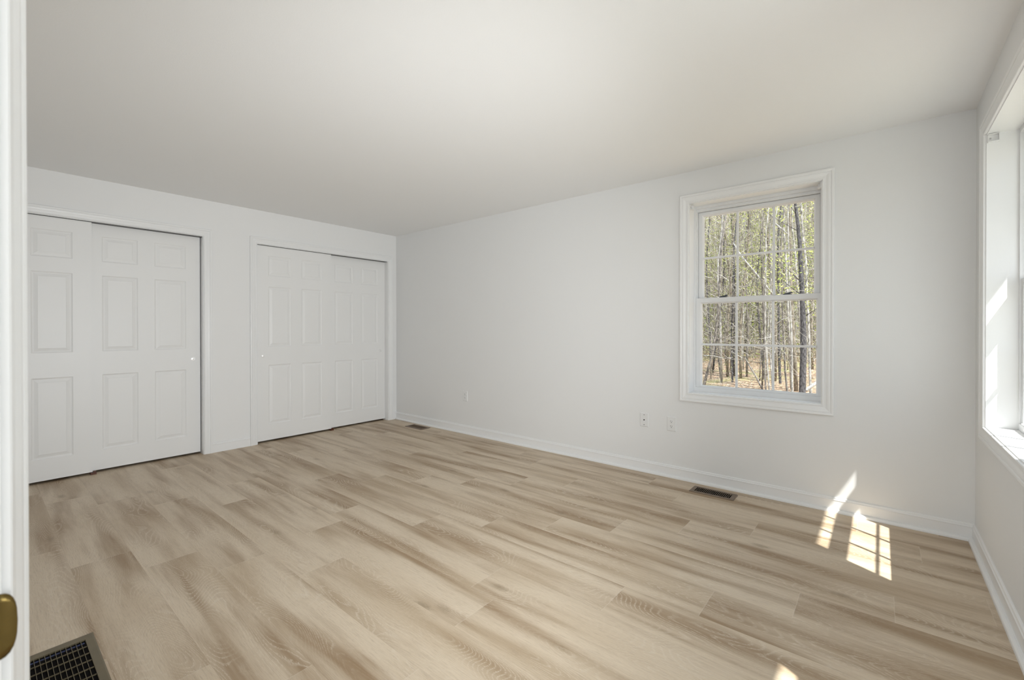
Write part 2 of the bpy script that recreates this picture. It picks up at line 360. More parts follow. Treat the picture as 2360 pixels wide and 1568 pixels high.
# visible butt joint in the baseboard
# ------------------------------------------------------------------ closets
def door_mesh(mb, y0, y1, xf, th=.034):
    """six-panel moulded slab: front face at x=xf facing +x, between y0 and y1."""
    zb, zt = .020, 2.0835; Wd = y1-y0
    st = .113; pw = (Wd - 2*st - .117)/2
    cols = [(y0+st, y0+st+pw), (y1-st-pw, y1-st)]
    rows = [(.188, .820), (1.015, 1.653), (1.768, 1.982)]
    us = [y0, cols[0][0], cols[0][1], cols[1][0], cols[1][1], y1]; zs = [zb, rows[0][0], rows[0][1], rows[1][0], rows[1][1], rows[2][0], rows[2][1], zt]
    PR = [(0, 0), (.004, -.0035), (.010, -.0060), (.014, -.0062), (.018, -.0055), (.036, -.0012), (.038, -.0005), (.0385, -.0018)]
    for i in range(5):
        for j in range(7):
            a, b, c, d = us[i], us[i+1], zs[j], zs[j+1]
            if i in (1, 3) and j in (1, 3, 5):
                rings = [[(xf+h, a+o, c+o), (xf+h, b-o, c+o), (xf+h, b-o, d-o), (xf+h, a+o, d-o)] for o, h in PR]
                vs = [p for r in rings for p in r]; fs = []
                for k in range(len(PR)-1):
                    for q in range(4): fs.append((k*4+q, k*4+(q+1) % 4, (k+1)*4+(q+1) % 4, (k+1)*4+q))
                k = (len(PR)-1)*4; fs.append((k, k+1, k+2, k+3)); mb.add(vs, fs)
            else: mb.add([(xf, a, c), (xf, b, c), (xf, b, d), (xf, a, d)], [(0, 1, 2, 3)])
    x2 = xf-th
    mb.add([(x2, y0, zb), (x2, y1, zb), (x2, y1, zt), (x2, y0, zt)], [(3, 2, 1, 0)])
    mb.add([(xf, y0, zb), (x2, y0, zb), (x2, y0, zt), (xf, y0, zt)], [(3, 2, 1, 0)])
    mb.add([(xf, y1, zb), (x2, y1, zb), (x2, y1, zt), (xf, y1, zt)], [(0, 1, 2, 3)])
    for z, fl_ in ((zb, 1), (zt, 0)):
        mb.add([(xf, y0, z), (xf, y1, z), (x2, y1, z), (x2, y0, z)], [(0, 3, 2, 1) if fl_ else (0, 1, 2, 3)])
def finger_pull(parent, y, z, xf):
    k = MB(); n = 20; prof = [(.0148, .0004), (.0148, .0016), (.0125, .0020), (.0118, .0008), (.0, -.0004)]
    prof = [(.0160, -.0002), (.0160, .0016), (.0145, .0024), (.0125, .0012), (.0095, .0024), (.0050, .0036)]
    vs = []; fs = []
    for r, h in prof:
        for j in range(n): a = 2*PI*j/n; vs.append((xf+h, y+r*math.cos(a), z+r*math.sin(a)))
    for i in range(len(prof)-1):
        for j in range(n): fs.append((i*n+j, i*n+(j+1) % n, (i+1)*n+(j+1) % n, (i+1)*n+j))
    fs.append(tuple((len(prof)-1)*n+j for j in range(n)))
    k.add(vs, fs, True); return k.build('finger_pull', M_pull, parent)
M_pull = simple('pull_bright_metal', (0.97, 0.97, 0.97), 0.3, metal=1.0)
def closet(C, side, dnum, tnum, labs, split, gap, pulls):
    mb = MB()
    jm = .016
    mb.box((-.115, C[0]-jm, 0), (0, C[0], HD+jm)); mb.box((-.115, C[1], 0), (0, C[1]+jm, HD+jm)); mb.box((-.115, C[0], HD), (0, C[1], HD+jm))
    t_ = struct(mb.build('trim_%d' % tnum, M_trim), labs[0], 'trim')
    cs = MB(); casing_frame(cs, CW, C[0]-.005, C[1]+.005, 0, HD+.004, closed=False); cs.build('casing', M_trim, t_)
    tk = MB(); tk.box((-.112, C[0], HD-.003), (-.015, C[1], HD-.0003)); tk.build('track', M_track, t_)
    f0, f1 = C[0]+.004, split; b0, b1 = split-.045, C[1]-gap
    for (a, b, xf, lab, n) in ((f0, f1, -.022, labs[1], dnum), (b0, b1, -.062, labs[2], dnum+1)):
        d = MB(); door_mesh(d, a, b, xf); o = struct(d.build('door_%d' % n, M_door, recalc=False), lab, 'sliding door')
        for py, front in pulls:
            if (xf > -.04) == front: finger_pull(o, py, .917, xf)
    gd = MB(); gd.box((-.052, split-.014, 0), (-.006, split+.022, .016)); gd.box((-.030, split+.003, .016), (-.010, split+.020, .026))
    return gd.build('floor_guide', M_guide, t_)
closet(C1, -1, 1, 1, ('white casing and jamb around the near closet at left', 'near closet front sliding six-panel door, cut off at left', 'near closet rear sliding six-panel door with a round finger pull at its right'), -2.981, .007, [(-2.270, False)])
closet(C2, 1, 3, 2, ('white casing and jamb around the far closet in the corner', 'far closet front sliding six-panel door with finger pull at its left', 'far closet rear sliding six-panel door next to the corner'), -.904, .002, [(-1.658, True), (-.205, False)])

# ------------------------------------------------------------------ windows
def window(name, M, W, sgn, label, locks=True):
    """sgn=+1: local u grows with wall u; -1 mirrored (far jamb first)."""
    u0, u1, z0, z1 = W
    U = (lambda x: u0 + x) if sgn > 0 else (lambda x: u1 - x)
    def Q(x, d, z): return M(U(x), d, z)
    WD = u1-u0
    root = MB(); ring(root, Q, (-g, WD+g, z0-g, z1+g), (0, WD, z0, z1), 0, .122)
    o = struct(root.build(name, M_trim), label, 'window')
    cs = MB(); casing_frame(cs, Q, -.006, WD+.006, z0-.005, z1+.005); cs.build('casing', M_trim, o)
    fr = MB()
    ring(fr, Q, (-g, WD+g, z0-g, z1+g), (.013, WD-.008, .733, 2.163), .112, .132)      # front lip
    ring(fr, Q, (-g, WD+g, z0-g, z1+g), (.021, WD-.016, .728, 2.143), .132, .205)
    for (a, b) in ((.013, .021), (WD-.016, WD-.008)): fr.box((a, .148, 1.45), (b, .152, 2.143), Q)
    fr.build('frame', M_vinyl, o, bevel=.0012)
    def sash(nm, ou, gl, d0, d1, mv, mh, dg):
        s = MB(); bead = .0095
        ring(s, Q, ou, (gl[0]-bead, gl[1]+bead, gl[2]-bead, gl[3]+bead), d0, d1)
        # sloped glazing bead
        a = (gl[0]-bead, gl[1]+bead, gl[2]-bead, gl[3]+bead)
        R = []
        for (x, z, p, q) in ((a[0], a[2], gl[0], gl[2]), (a[1], a[2], gl[1], gl[2]), (a[1], a[3], gl[1], gl[3]), (a[0], a[3], gl[0], gl[3])):
            R.append([Q(x, d0+.003, z), Q(x, d1, z), Q(p, d1, q), Q(p, dg-.001, q)])
        s.sweep(R, closed_path=True)
        so = s.build(nm, M_vinyl, o, bevel=.0008)
        gm = MB()
        for x in mv: gm.box((x-.008, dg-.004, gl[2]), (x+.008, dg+.006, gl[3]), Q)
        zz = mh
        xs = [gl[0]] + [v for x in mv for v in (x-.008, x+.008)] + [gl[1]]
        for k in range(0, len(xs), 2): gm.box((xs[k], dg-.004, zz-.008), (xs[k+1], dg+.006, zz+.008), Q)
        gm.build('muntins', M_vinyl, so)
        pm = MB(); pm.add([Q(gl[0], dg+.008, gl[2]), Q(gl[1], dg+.008, gl[2]), Q(gl[1], dg+.008, gl[3]), Q(gl[0], dg+.008, gl[3])], [(0, 1, 2, 3)])
        pm.build('pane', M_glass, so, recalc=False)
        return so
    up = sash('upper_sash', (.022, WD-.019, 1.408, 2.141), (.0595, WD-.056, 1.452, 2.106), .158, .190, (.308, .5535), 1.771, .176)
    lo = sash('lower_sash', (.0135, WD-.0085, .7335, 1.4465), (.0560, WD-.0385, .748, 1.402), .120, .154, (.310, .556), 1.0765, .137)
    # finger rail on the lower sash and locks on its top
    if locks:
        rl = MB(); rl.box((.05, .113, .7335), (WD-.05, .120, .741), Q); rl.build('lift_rail', M_vinyl, lo, bevel=.001)
        for x in (.215, .645):
            k = MB(); k.box((x-.026, .128, 1.4465), (x+.026, .150, 1.452), Q)
            pr = [(x-.034, 1.452), (x+.018, 1.4655), (x+.030, 1.4665), (x+.032, 1.459), (x+.022, 1.456), (x+.010, 1.452)]
            k.add([Q(a, dd, zz) for dd in (.132, .146) for a, zz in pr], [tuple(range(6)), tuple(range(11, 5, -1))] + [(i, (i+1) % 6, 6+(i+1) % 6, 6+i) for i in range(6)])
            k.build('sash_lock', M_grey, lo)
    return o
window('window_1', ID, W1, 1, 'double-hung window with grille muntins looking out on the woods')
window('window_2', RW, W2, -1, 'sunlit window opening at the right edge of the room')
window('window_3', RW, W3, -1, 'second window of the right wall, nearest the doorway')

# blind brackets in the upper corners of the window openings
def bracket(Q, base, label):
    r = empty('blind_bracket', base)
    k = MB(); t_ = .0025
    k.box((0, .003, -.0425), (t_, .043, -.002), Q); k.box((t_, .003, -.0425), (.021, .043, -.0385), Q)
    k.box((t_, .003, -.005), (.021, .043, -.002), Q); k.box((t_, .0405, -.0385), (.021, .043, -.005), Q)
    k.box((t_, .003, -.0385), (.0055, .0405, -.005), Q)
    b_ = k.build('bracket_body', M_plate, r, bevel=.0006)
    s = MB(); n = 10; vs = [];
    for d in (.0055, .0075):
        for j in range(n): a = 2*PI*j/n; vs.append(Q(d, .0125+.004*math.cos(a), -.022+.004*math.sin(a)))
    s.add(vs, [tuple(range(n, 2*n))] + [(j, (j+1) % n, n+(j+1) % n, n+j) for j in range(n)]); s.build('screw', M_screw, r)
    return tag(r, label, 'bracket', 'blind brackets in the window corners')
bracket(lambda a, d, z: (W1[0]+a, d, W1[3]+z), (W1[0], .02, W1[3]-.02), 'small white blind bracket in the upper left corner of the woods window')
bracket(lambda a, d, z: (W1[1]-a, d, W1[3]+z), (W1[1], .02, W1[3]-.02), 'small white blind bracket in the upper right corner of the woods window')
bracket(lambda a, d, z: (L+d, W2[1]-a, W2[3]+z), (L+.02, W2[1], W2[3]-.02), 'white blind bracket with a screw in the top corner of the right edge window')

# ------------------------------------------------------------------ doorway frame (near left) and strike plate
mb = MB()
mb.box((DJ[0]-.018, YD-.115, 0), (DJ[0], YD, 2.06)); mb.box((DJ[1], YD-.115, 0), (DJ[1]+.018, YD, 2.06)); mb.box((DJ[0]-.018, YD-.115, 2.06), (DJ[1]+.018, YD, 2.078))
jt = struct(mb.build('trim_3', M_trim, bevel=.0015), 'blurred white door jamb and casing at the left edge', 'trim')
DCAS = [(0,0),(0,.0050),(.0015,.0064),(.004,.0070),(.0075,.0070),(.0095,.0060),(.014,.0062),(.026,.0090),(.036,.0130),(.042,.0145),(.0455,.0145),(.0475,.0132),(.0505,.0160),(.054,.0178),(.060,.0185),(.0650,.0175),(.067,.0145),(.067,0)]
cs = MB(); casing_frame(cs, BW(YD), DJ[0]-.005, DJ[1]+.005, 0, 2.065, DCAS, closed=False); cs.build('casing', M_trim, jt)
st = MB(); st.box((DJ[0], YD-.052, 0), (DJ[0]+.011, YD-.040, 2.049)); st.box((DJ[1]-.011, YD-.052, 0), (DJ[1], YD-.040, 2.049)); st.box((DJ[0], YD-.052, 2.049), (DJ[1], YD-.040, 2.06))
st.build('door_stop', M_trim, jt)
def strike():
    zc = .9615; hh = .0262; r = empty('strike_plate', (DJ[0], YD-.01, zc))
    m = MB(); n = 14
    # plate with a rounded lip that curls past the jamb edge towards the room
    out = [(YD-.034, zc-hh+.006), (YD-.030, zc-hh)]
    lip0 = YD-.004; lip1 = YD+.0088
    for i in range(n+1):
        a = -PI/2 + PI*i/n
        e = abs(math.cos(a))**.62
        out.append((lip0+(lip1-lip0)*e, zc+hh*(1 if math.sin(a) >= 0 else -1)*abs(math.sin(a))**.8))
    out += [(YD-.030, zc+hh), (YD-.034, zc+hh-.006)]
    def bend(y): return 0.0 if y < YD-.004 else -((y-(YD-.004))**2)*22
    ys = 6
    vs = []; fs = []
    # strips between lower and upper outline so that the lip can bend
    Y = [YD-.034, YD-.030, YD-.018, YD-.006, YD-.003, YD-.0005, YD+.002, YD+.0045, YD+.0065, YD+.0077, YD+.0084, YD+.0088]
    def half(y):
        if y <= YD-.030: return hh-.006 + .006*(y-(YD-.034))/.004
        if y <= lip0: return hh
        e = min(1, (y-lip0)/(lip1-lip0)); c = e**(1/.62); return hh*max(.0001, (1-c*c))**.4
    for sgn, off in ((1, .0018), (0, 0)):
        for y in Y:
            h_ = half(y)
            for k in range(9):
                q = -1+2*k/8; vs.append((DJ[0]+off+bend(y), y, zc+q*h_))
    nY = len(Y)
    for i in range(nY-1):
        for k in range(8):
            a = i*9+k; fs.append((a, a+1, a+10, a+9)); b = nY*9+a; fs.append((b, b+9, b+10, b+1))
    for i in range(nY-1):
        for k in (0, 8):
            a = i*9+k; b = nY*9+a; fs.append((a, a+9, b+9, b))
    for k in range(8):
        for i in (0, nY-1):
            a = i*9+k; b = nY*9+a; fs.append((a, a+1, b+1, b))
    m.add(vs, fs, True); m.build('plate', M_brass, r)
    for z in (-.021, .021):
        s = MB(); s.tube([(DJ[0]+.0017, YD-.021, zc+z), (DJ[0]+.0026, YD-.021, zc+z)], [.0036, .003], 12); s.build('screw', M_brass, r)
    s = MB(); s.box((DJ[0]+.0016, YD-.028, zc-.011), (DJ[0]+.0020, YD-.014, zc+.011)); s.build('latch_hole', M_dark, r)
    return tag(r, 'out-of-focus brass strike plate on the white door jamb', 'strike plate')
strike()

# ------------------------------------------------------------------ wall plates
def rounded_plate(x0, x1, z0, z1, d=.0055):
    m = MB(); ch = .004
    a = [(x0, z0), (x1, z0), (x1, z1), (x0, z1)]; i = [(x0+ch, z0+ch), (x1-ch, z0+ch), (x1-ch, z1-ch), (x0+ch, z1-ch)]
    vs = [(x, 0, z) for x, z in a] + [(x, -d*.45, z) for x, z in a] + [(x, -d, z) for x, z in i]
    fs = [(q, (q+1) % 4, 4+(q+1) % 4, 4+q) for q in range(4)] + [(4+q, 4+(q+1) % 4, 8+(q+1) % 4, 8+q) for q in range(4)] + [(8, 9, 10, 11), (3, 2, 1, 0)]
    m.add(vs, fs); return m
def disc(x, y, z, r, dy, n=14, zs=1.0):
    m = MB(); vs = [(x+r*math.cos(2*PI*j/n), y+k, z+zs*r*math.sin(2*PI*j/n)) for k in (0, dy) for j in range(n)]
    m.add(vs, [tuple(range(n)), tuple(range(2*n-1, n-1, -1))] + [(j, (j+1) % n, n+(j+1) % n, n+j) for j in range(n)]); return m
def outlet(x, z, label, name='wall_outlet'):
    r = empty(name, (x, 0, z)); rounded_plate(x-.037, x+.037, z-.058, z+.058).build('cover_plate', M_plate, r)
    for dz in (.0195, -.0195):
        rec = MB(); n = 20; R_ = .0168
        pts = []
        for j in range(n):
            a = 2*PI*j/n; pts.append((R_*math.cos(a), max(-.0135, min(.0135, R_*math.sin(a)))))
        vs = [(x+p*1.0, -.0048, z+dz+q) for p, q in pts] + [(x+p*.95, -.0075, z+dz+q*.95) for p, q in pts]
        rec.add(vs, [tuple(range(n, 2*n))] + [(j, (j+1) % n, n+(j+1) % n, n+j) for j in range(n)])
        ro = rec.build('receptacle', M_plate, r)
        s = MB(); s.box((x-.0075, -.0078, z+dz-.001), (x-.0052, -.0070, z+dz+.0075)); s.box((x+.0052, -.0078, z+dz), (x+.0073, -.0070, z+dz+.0065))
        n = 10; vs = [(x+.0028*math.cos(2*PI*j/n), -.0078, z+dz-.0078+.0028*math.sin(2*PI*j/n)) for j in range(n)]; s.add(vs, [tuple(range(n))])
        s.build('slots', M_dark, ro, recalc=False)
    disc(x, -.0064, z, .003, .001).build('screw', M_plate, r)
    return tag(r, label, 'outlet')
outlet(1.3155, .431, 'small white outlet on the window wall, far from the window near the corner')
outlet(3.692, .431, 'white duplex outlet under the window, right of the blank cover plate')
r = empty('jack_plate', (3.461, 0, .4355)); rounded_plate(3.424, 3.498, .4355-.058, .4355+.058).build('cover_plate', M_plate, r)
for dz in (.0415, -.0415): disc(3.461, -.0065, .4355+dz, .0034, .0012).build('screw', M_track, r)
disc(3.4615, -.0075, .4345, .0052, .0022).build('jack_hole', M_dark, r)
tag(r, 'white cover plate with three dark dots, left of the outlet under the window', 'wall plate')

# ------------------------------------------------------------------ floor registers
def register(x0, x1, y0, y1, label, nslot=20, mat=M_bronze):
    r = empty('floor_register', ((x0+x1)/2, (y0+y1)/2, 0)); bz = .020; mb = MB(); T = .0045
    sx0, sx1, sy0, sy1 = x0+.031, x1-.031, y0+.028, y1-.028
    # bevelled border with rounded corners
    def rr_(o, z, n=5, rad=.012):
        pts = []
        for cx, cy, a0 in ((x1-rad, y1-rad, 0), (x0+rad, y1-rad, PI/2), (x0+rad, y0+rad, PI), (x1-rad, y0+rad, 1.5*PI)):
            for k in range(n): a = a0+PI/2*k/(n-1); pts.append((cx+(rad-o)*math.cos(a), cy+(rad-o)*math.sin(a), z))
        return pts
    A = rr_(0, 0); B = rr_(.006, T)
    n = len(A); inner = []
    for i, p in enumerate(B):
        q = i//5; inner.append([(sx1, sy1, T), (sx0, sy1, T), (sx0, sy0, T), (sx1, sy0, T)][q])
    low = [(a, b, 0.0006) for a, b, c in inner]
    vs = A+B+inner+low; fs = []
    for k in range(3):
        for i in range(n): fs.append((k*n+i, k*n+(i+1) % n, (k+1)*n+(i+1) % n, (k+1)*n+i))
    mb.add(vs, fs); mb.build('border', mat, r, recalc=True)
    lv = MB(); pitch = (sx1-sx0)/nslot
    for k in range(nslot+1):
        x = sx0+pitch*k; lv.box((x-.0013, sy0-.001, .0008), (x+.0013, sy1+.001, T-.0002))
    lv.build('louvres', mat, r)
    dk = MB(); dk.add([(sx0-.002, sy0-.002, .0005), (sx1+.002, sy0-.002, .0005), (sx1+.002, sy1+.002, .0005), (sx0-.002, sy1+.002, .0005)], [(0, 1, 2, 3)])
    dk.build('duct_shade', M_dark, r, recalc=False)  # black sheet on the floor, painted as the duct's shade
    lev = MB(); lev.box((sx1-.012, sy1-.030, .0045), (sx1-.004, sy1-.020, .0085)); lev.build('damper_lever', mat, r, bevel=.001)
    return tag(r, label, 'floor register', 'brown floor registers along the window wall')
register(.470, .790, -.222, -.070, 'brown slotted floor register in the far corner by the closet')
register(3.900, 4.207, -.235, -.090, 'brown slotted floor register below the window, near the sun patches')
def return_grille():
    x0, x1, y0, y1 = 2.600, 2.977, -3.575, -3.304; T = .006
    r = empty('return_grille', ((x0+x1)/2, (y0+y1)/2, 0)); mb = MB()
    ix0, ix1, iy0, iy1 = 2.638, 2.953, -3.549, -3.331
    def rc(a, b, c, d, z): return [(b, d, z), (a, d, z), (a, c, z), (b, c, z)]
    lv = [rc(x0, x1, y0, y1, 0), rc(x0+.001, x1-.001, y0+.001, y1-.001, T*.7), rc(x0+.006, x1-.006, y0+.006, y1-.006, T), rc(ix0, ix1, iy0, iy1, T), rc(ix0, ix1, iy0, iy1, .0008)]
    vs = [p for l in lv for p in l]; mb.add(vs, [(k*4+i, k*4+(i+1) % 4, (k+1)*4+(i+1) % 4, (k+1)*4+i) for k in range(4) for i in range(4)])
    mb.build('border', M_olive, r)
    bars = MB()
    for k in range(0, 17): y = iy1 - .01363*k; bars.box((ix0, y-.0007, .0012), (ix1, y+.0007, T-.0002)) if y > iy0 else None
    bars.build('grid_bars', M_olive, r)
    cr = MB()
    for k in range(0, 7): x = ix0 + .0525*k; cr.box((x-.0007, iy0, .0010), (x+.0007, iy1, T-.0006)) if x < ix1 else None
    cr.build('cross_bars', M_olive, r)
    dk = MB(); dk.add(rc(ix0, ix1, iy0, iy1, .0007), [(0, 1, 2, 3)]); dk.build('duct_shade', M_dark, r, recalc=False)  # black sheet paints in the shade below the grid
    bl = MB(); bl.box((ix0+.012, iy0+.01, .0008), (ix0+.022, iy1-.004, .0011)); bl.build('blue_lining', simple('blue_tape', (0.012, 0.025, 0.10), 0.5), r)
    return tag(r, 'bronze grid return-air grille in the floor at lower left', 'floor grille')
return_grille()

# ------------------------------------------------------------------ fill lamp added on the hall ceiling (behind the viewer)
r = empty('fill_lamp', (4.7, -4.3, H)); k = MB(); n = 24
prof = [(.16, 0), (.16, -.015), (.15, -.045), (.11, -.07), (.05, -.083), (.0005, -.087)]
k.sweep([[(4.7+r_*math.cos(2*PI*j/n), -4.3+r_*math.sin(2*PI*j/n), H+z) for j in range(n)] for r_, z in prof], closed_prof=True)
mg, t, b = nodes('fill_lamp_glass'); b.inputs['Base Color'].default_value = (.9, .9, .88, 1); b.inputs['Emission Color'].default_value = (1, .96, .9, 1); b.inputs['Emission Strength'].default_value = 3
k.build('fill_lamp_shade', mg, r); tag(r, 'round white fill lamp added on the hall ceiling, out of view', 'ceiling lamp')
area('hall_lamp_fill', (4.7, -4.3, H-.11), (.5, .5), (0, 0, 0), HALLP, (1, .97, .93))  # added light below the lamp, fills the jamb and room
#FOREST

# ------------------------------------------------------------------ outside: woodland behind the window wall
GZ = -0.62
def bark(name, c1, c2, scale=8, stretch=6, rough=0.9):
    m, t, b = nodes(name); b.inputs['Roughness'].default_value = rough
    tc = t.nodes.new('ShaderNodeTexCoord'); mp = t.nodes.new('ShaderNodeMapping'); mp.inputs['Scale'].default_value = (stretch, stretch, 1)
    t.links.new(tc.outputs['Object'], mp.inputs[0]); n = t.nodes.new('ShaderNodeTexNoise'); n.inputs['Scale'].default_value = scale; n.inputs['Detail'].default_value = 5
    t.links.new(mp.outputs[0], n.inputs['Vector'])
    c = mixc(t, smooth(t, n.outputs[0], 0.38, 0.62), c1, c2); t.links.new(c, b.inputs['Base Color'])
    bp = t.nodes.new('ShaderNodeBump'); bp.inputs['Strength'].default_value = 0.6; bp.inputs['Distance'].default_value = 0.01
    t.links.new(n.outputs[0], bp.inputs['Height']); t.links.new(bp.outputs[0], b.inputs['Normal'])
    return m
def bycolor(name, stops, rough=0.8, trans=0.0):
    m, t, b = nodes(name); b.inputs['Roughness'].default_value = rough
    at = t.nodes.new('ShaderNodeAttribute'); at.attribute_name = 'tone'
    r = t.nodes.new('ShaderNodeValToRGB'); r.color_ramp.interpolation = 'LINEAR'
    while len(r.color_ramp.elements) < len(stops): r.color_ramp.elements.new(0.5)
    for e, (p, c) in zip(r.color_ramp.elements, stops): e.position = p; e.color = (*c, 1)
    t.links.new(at.outputs['Fac'], r.inputs[0]); t.links.new(r.outputs[0], b.inputs['Base Color'])
    if trans:
        tl = t.nodes.new('ShaderNodeBsdfTranslucent'); t.links.new(r.outputs[0], tl.inputs[0])
        mx = t.nodes.new('ShaderNodeMixShader'); mx.inputs[0].default_value = trans
        t.links.new(b.outputs[0], mx.inputs[1]); t.links.new(tl.outputs[0], mx.inputs[2]); t.links.new(mx.outputs[0], t.nodes['Material Output'].inputs[0])
    return m
AM = 1.18
def cc(*c): return tuple(x*AM for x in c)
M_darkbark = bark('dark_bark', cc(.03, .028, .03), cc(.11, .105, .11), 14, 4)
M_tanbark = bark('tan_bark', cc(.13, .11, .085), cc(.25, .22, .175), 6, 4)
M_palebark = bark('pale_bark', cc(.20, .19, .175), cc(.44, .43, .41), 9, 3)
M_greybark = bark('grey_bark', cc(.10, .09, .08), cc(.24, .22, .20), 8, 5)
M_leaf = bycolor('spring_leaves', [(0, cc(.22, .27, .08)), (.35, cc(.38, .44, .12)), (.7, cc(.52, .56, .18)), (1, cc(.66, .66, .30))], trans=.45)
M_bud = bycolor('budding_leaves', [(0, cc(.17, .21, .09)), (.45, cc(.36, .40, .16)), (.7, cc(.42, .34, .26)), (1, cc(.56, .58, .32))], trans=.4)
M_thin = bycolor('thin_stems', [(0, cc(.14, .125, .105)), (.3, cc(.30, .27, .22)), (.7, cc(.46, .42, .36)), (1, cc(.66, .64, .60))])
M_twig = bycolor('twigs', [(0, cc(.13, .12, .10)), (.5, cc(.31, .285, .25)), (.85, cc(.46, .43, .39)), (1, cc(.68, .66, .62))])
m, t, b = nodes('leaf_litter'); M_litter = m; b.inputs['Roughness'].default_value = 0.95
tc = t.nodes.new('ShaderNodeTexCoord')
v1 = t.nodes.new('ShaderNodeTexVoronoi'); v1.inputs['Scale'].default_value = 17; t.links.new(tc.outputs['Object'], v1.inputs['Vector'])
n1 = t.nodes.new('ShaderNodeTexNoise'); n1.inputs['Scale'].default_value = 0.55; n1.inputs['Detail'].default_value = 5; t.links.new(tc.outputs['Object'], n1.inputs['Vector'])
sp = t.nodes.new('ShaderNodeSeparateColor'); t.links.new(v1.outputs['Color'], sp.inputs[0])
rp = t.nodes.new('ShaderNodeValToRGB'); t.links.new(sp.outputs[0], rp.inputs[0])
els = [(0, (.09, .06, .04)), (.4, (.24, .155, .10)), (.75, (.38, .27, .18)), (1, (.56, .46, .34))]
while len(rp.color_ramp.elements) < 4: rp.color_ramp.elements.new(.5)
for e, (p_, c_) in zip(rp.color_ramp.elements, els): e.position = p_; e.color = (*cc(*c_), 1)
gm_ = mixc(t, mathn(t, 'MULTIPLY', smooth(t, n1.outputs[0], .5, .66), .55), rp.outputs[0], cc(.26, .27, .10))
t.links.new(gm_, b.inputs['Base Color'])

RNG = random.Random(11)
def terrain():
    mb = MB(); nx, ny = 70, 60
    def zf(x, y):
        d = y
        z = GZ + 0.10*math.sin(x*.35+1.3)*math.cos(y*.27) + .05*math.sin(x*1.1+y*.9)
        if d > 20: z += (d-20)**1.5*.060
        return z
    xs = [-45 + 75*i/nx for i in range(nx+1)]; ys = [TW+.0 + 66*(j/ny)**1.5 for j in range(ny+1)]
    vs = [(x, y, zf(x, y)) for y in ys for x in xs]
    fs = [(j*(nx+1)+i, j*(nx+1)+i+1, (j+1)*(nx+1)+i+1, (j+1)*(nx+1)+i) for j in range(ny) for i in range(nx)]
    mb.add(vs, fs, True); return mb.build('ground', M_litter), zf
gr, ZF = terrain(); struct(gr, 'leaf-littered woodland ground rising behind the trees', 'ground')
yd = MB(); yd.box((L+TW, -20, GZ-.1), (40, TW, GZ)); struct(yd.build('yard_ground', simple('yard', (.30, .28, .2), .9, vary=.2, bscale=3)), 'open yard beside the right wall', 'ground')

def leaves(mb, tones, c, n, r, size, flat=1.0):
    for _ in range(n):
        p = Vector(c) + Vector((RNG.gauss(0, r), RNG.gauss(0, r), RNG.gauss(0, r*flat)))
        a = Vector((RNG.uniform(-1, 1), RNG.uniform(-1, 1), RNG.uniform(-1, 1))).normalized(); b_ = a.orthogonal().normalized()
        s = size*RNG.uniform(.6, 1.3)
        mb.add([p-a*s, p+b_*s*.55, p+a*s, p-b_*s*.55], [(0, 1, 2, 3)]); tones.append(RNG.random())
def wander(base, top, n, amp):
    base = Vector(base); top = Vector(top); pts = []
    ph = RNG.uniform(0, 6)
    for i in range(n+1):
        f = i/n; p = base.lerp(top, f); k = amp*math.sin(PI*f)
        pts.append(p + Vector((math.sin(f*5+ph)*k, math.cos(f*4+ph*1.7)*k, 0)))
    return pts
def tree(name, path, r0, r1, mat, label, cat='tree', group=None, nb=9, bl=1.4, leaf=0, lsize=.035, lmat=None, bstart=.3, loc=None):
    """one tree: trunk and boughs in one mesh, the foliage its child"""
    base = Vector(path[0]); k = len(path)
    br = MB(); br.tube(path, [r0+(r1-r0)*i/(k-1) for i in range(k)], 8)
    lf = MB(); tn = []
    for i in range(nb):
        f = bstart + (1-bstart)*RNG.random()**.8; x = f*(k-1); a = int(min(k-2, x)); q = Vector(path[a]).lerp(Vector(path[a+1]), x-a)
        an = RNG.uniform(0, 2*PI); ln = bl*RNG.uniform(.4, 1.2)*(1.15-f*.6)
        d = Vector((math.cos(an), math.sin(an), RNG.uniform(.15, 1.1))).normalized()
        mid = q + d*ln*.5 + Vector((0, 0, RNG.uniform(-.05, .15)*ln)); e = q + d*ln + Vector((RNG.uniform(-.2, .2), RNG.uniform(-.2, .2), RNG.uniform(0, .35)))*ln
        rb = max(.005, (r0+(r1-r0)*f)*.24); br.tube([q, mid, e], [rb, rb*.6, rb*.25], 4)
        for _ in range(3):
            s_ = mid.lerp(e, RNG.random()); dd = (d + Vector((RNG.uniform(-.9, .9), RNG.uniform(-.9, .9), RNG.uniform(-.3, .7)))).normalized()*ln*RNG.uniform(.2, .5)
            br.tube([s_, s_+dd], [rb*.35, rb*.12], 3, cap=False)
            if leaf: leaves(lf, tn, s_+dd*.8, leaf//(nb*3)+1, .16*bl, lsize)
    o = br.build(name, mat, loc=base); o['_org'] = tuple(base)
    if leaf and lf.v: lf.build('foliage', lmat or M_leaf, o, recalc=False, attr={'tone': tn})
    return tag(o, label, cat, group)
def PX(px, py, D):                                    # a sight line through a spot of the glass, followed out to distance D
    v = Fv + R2*((px-1180)/FPX) + U2*((784+SHY-py)/FPX); return CAMP + v*(D/v.y)

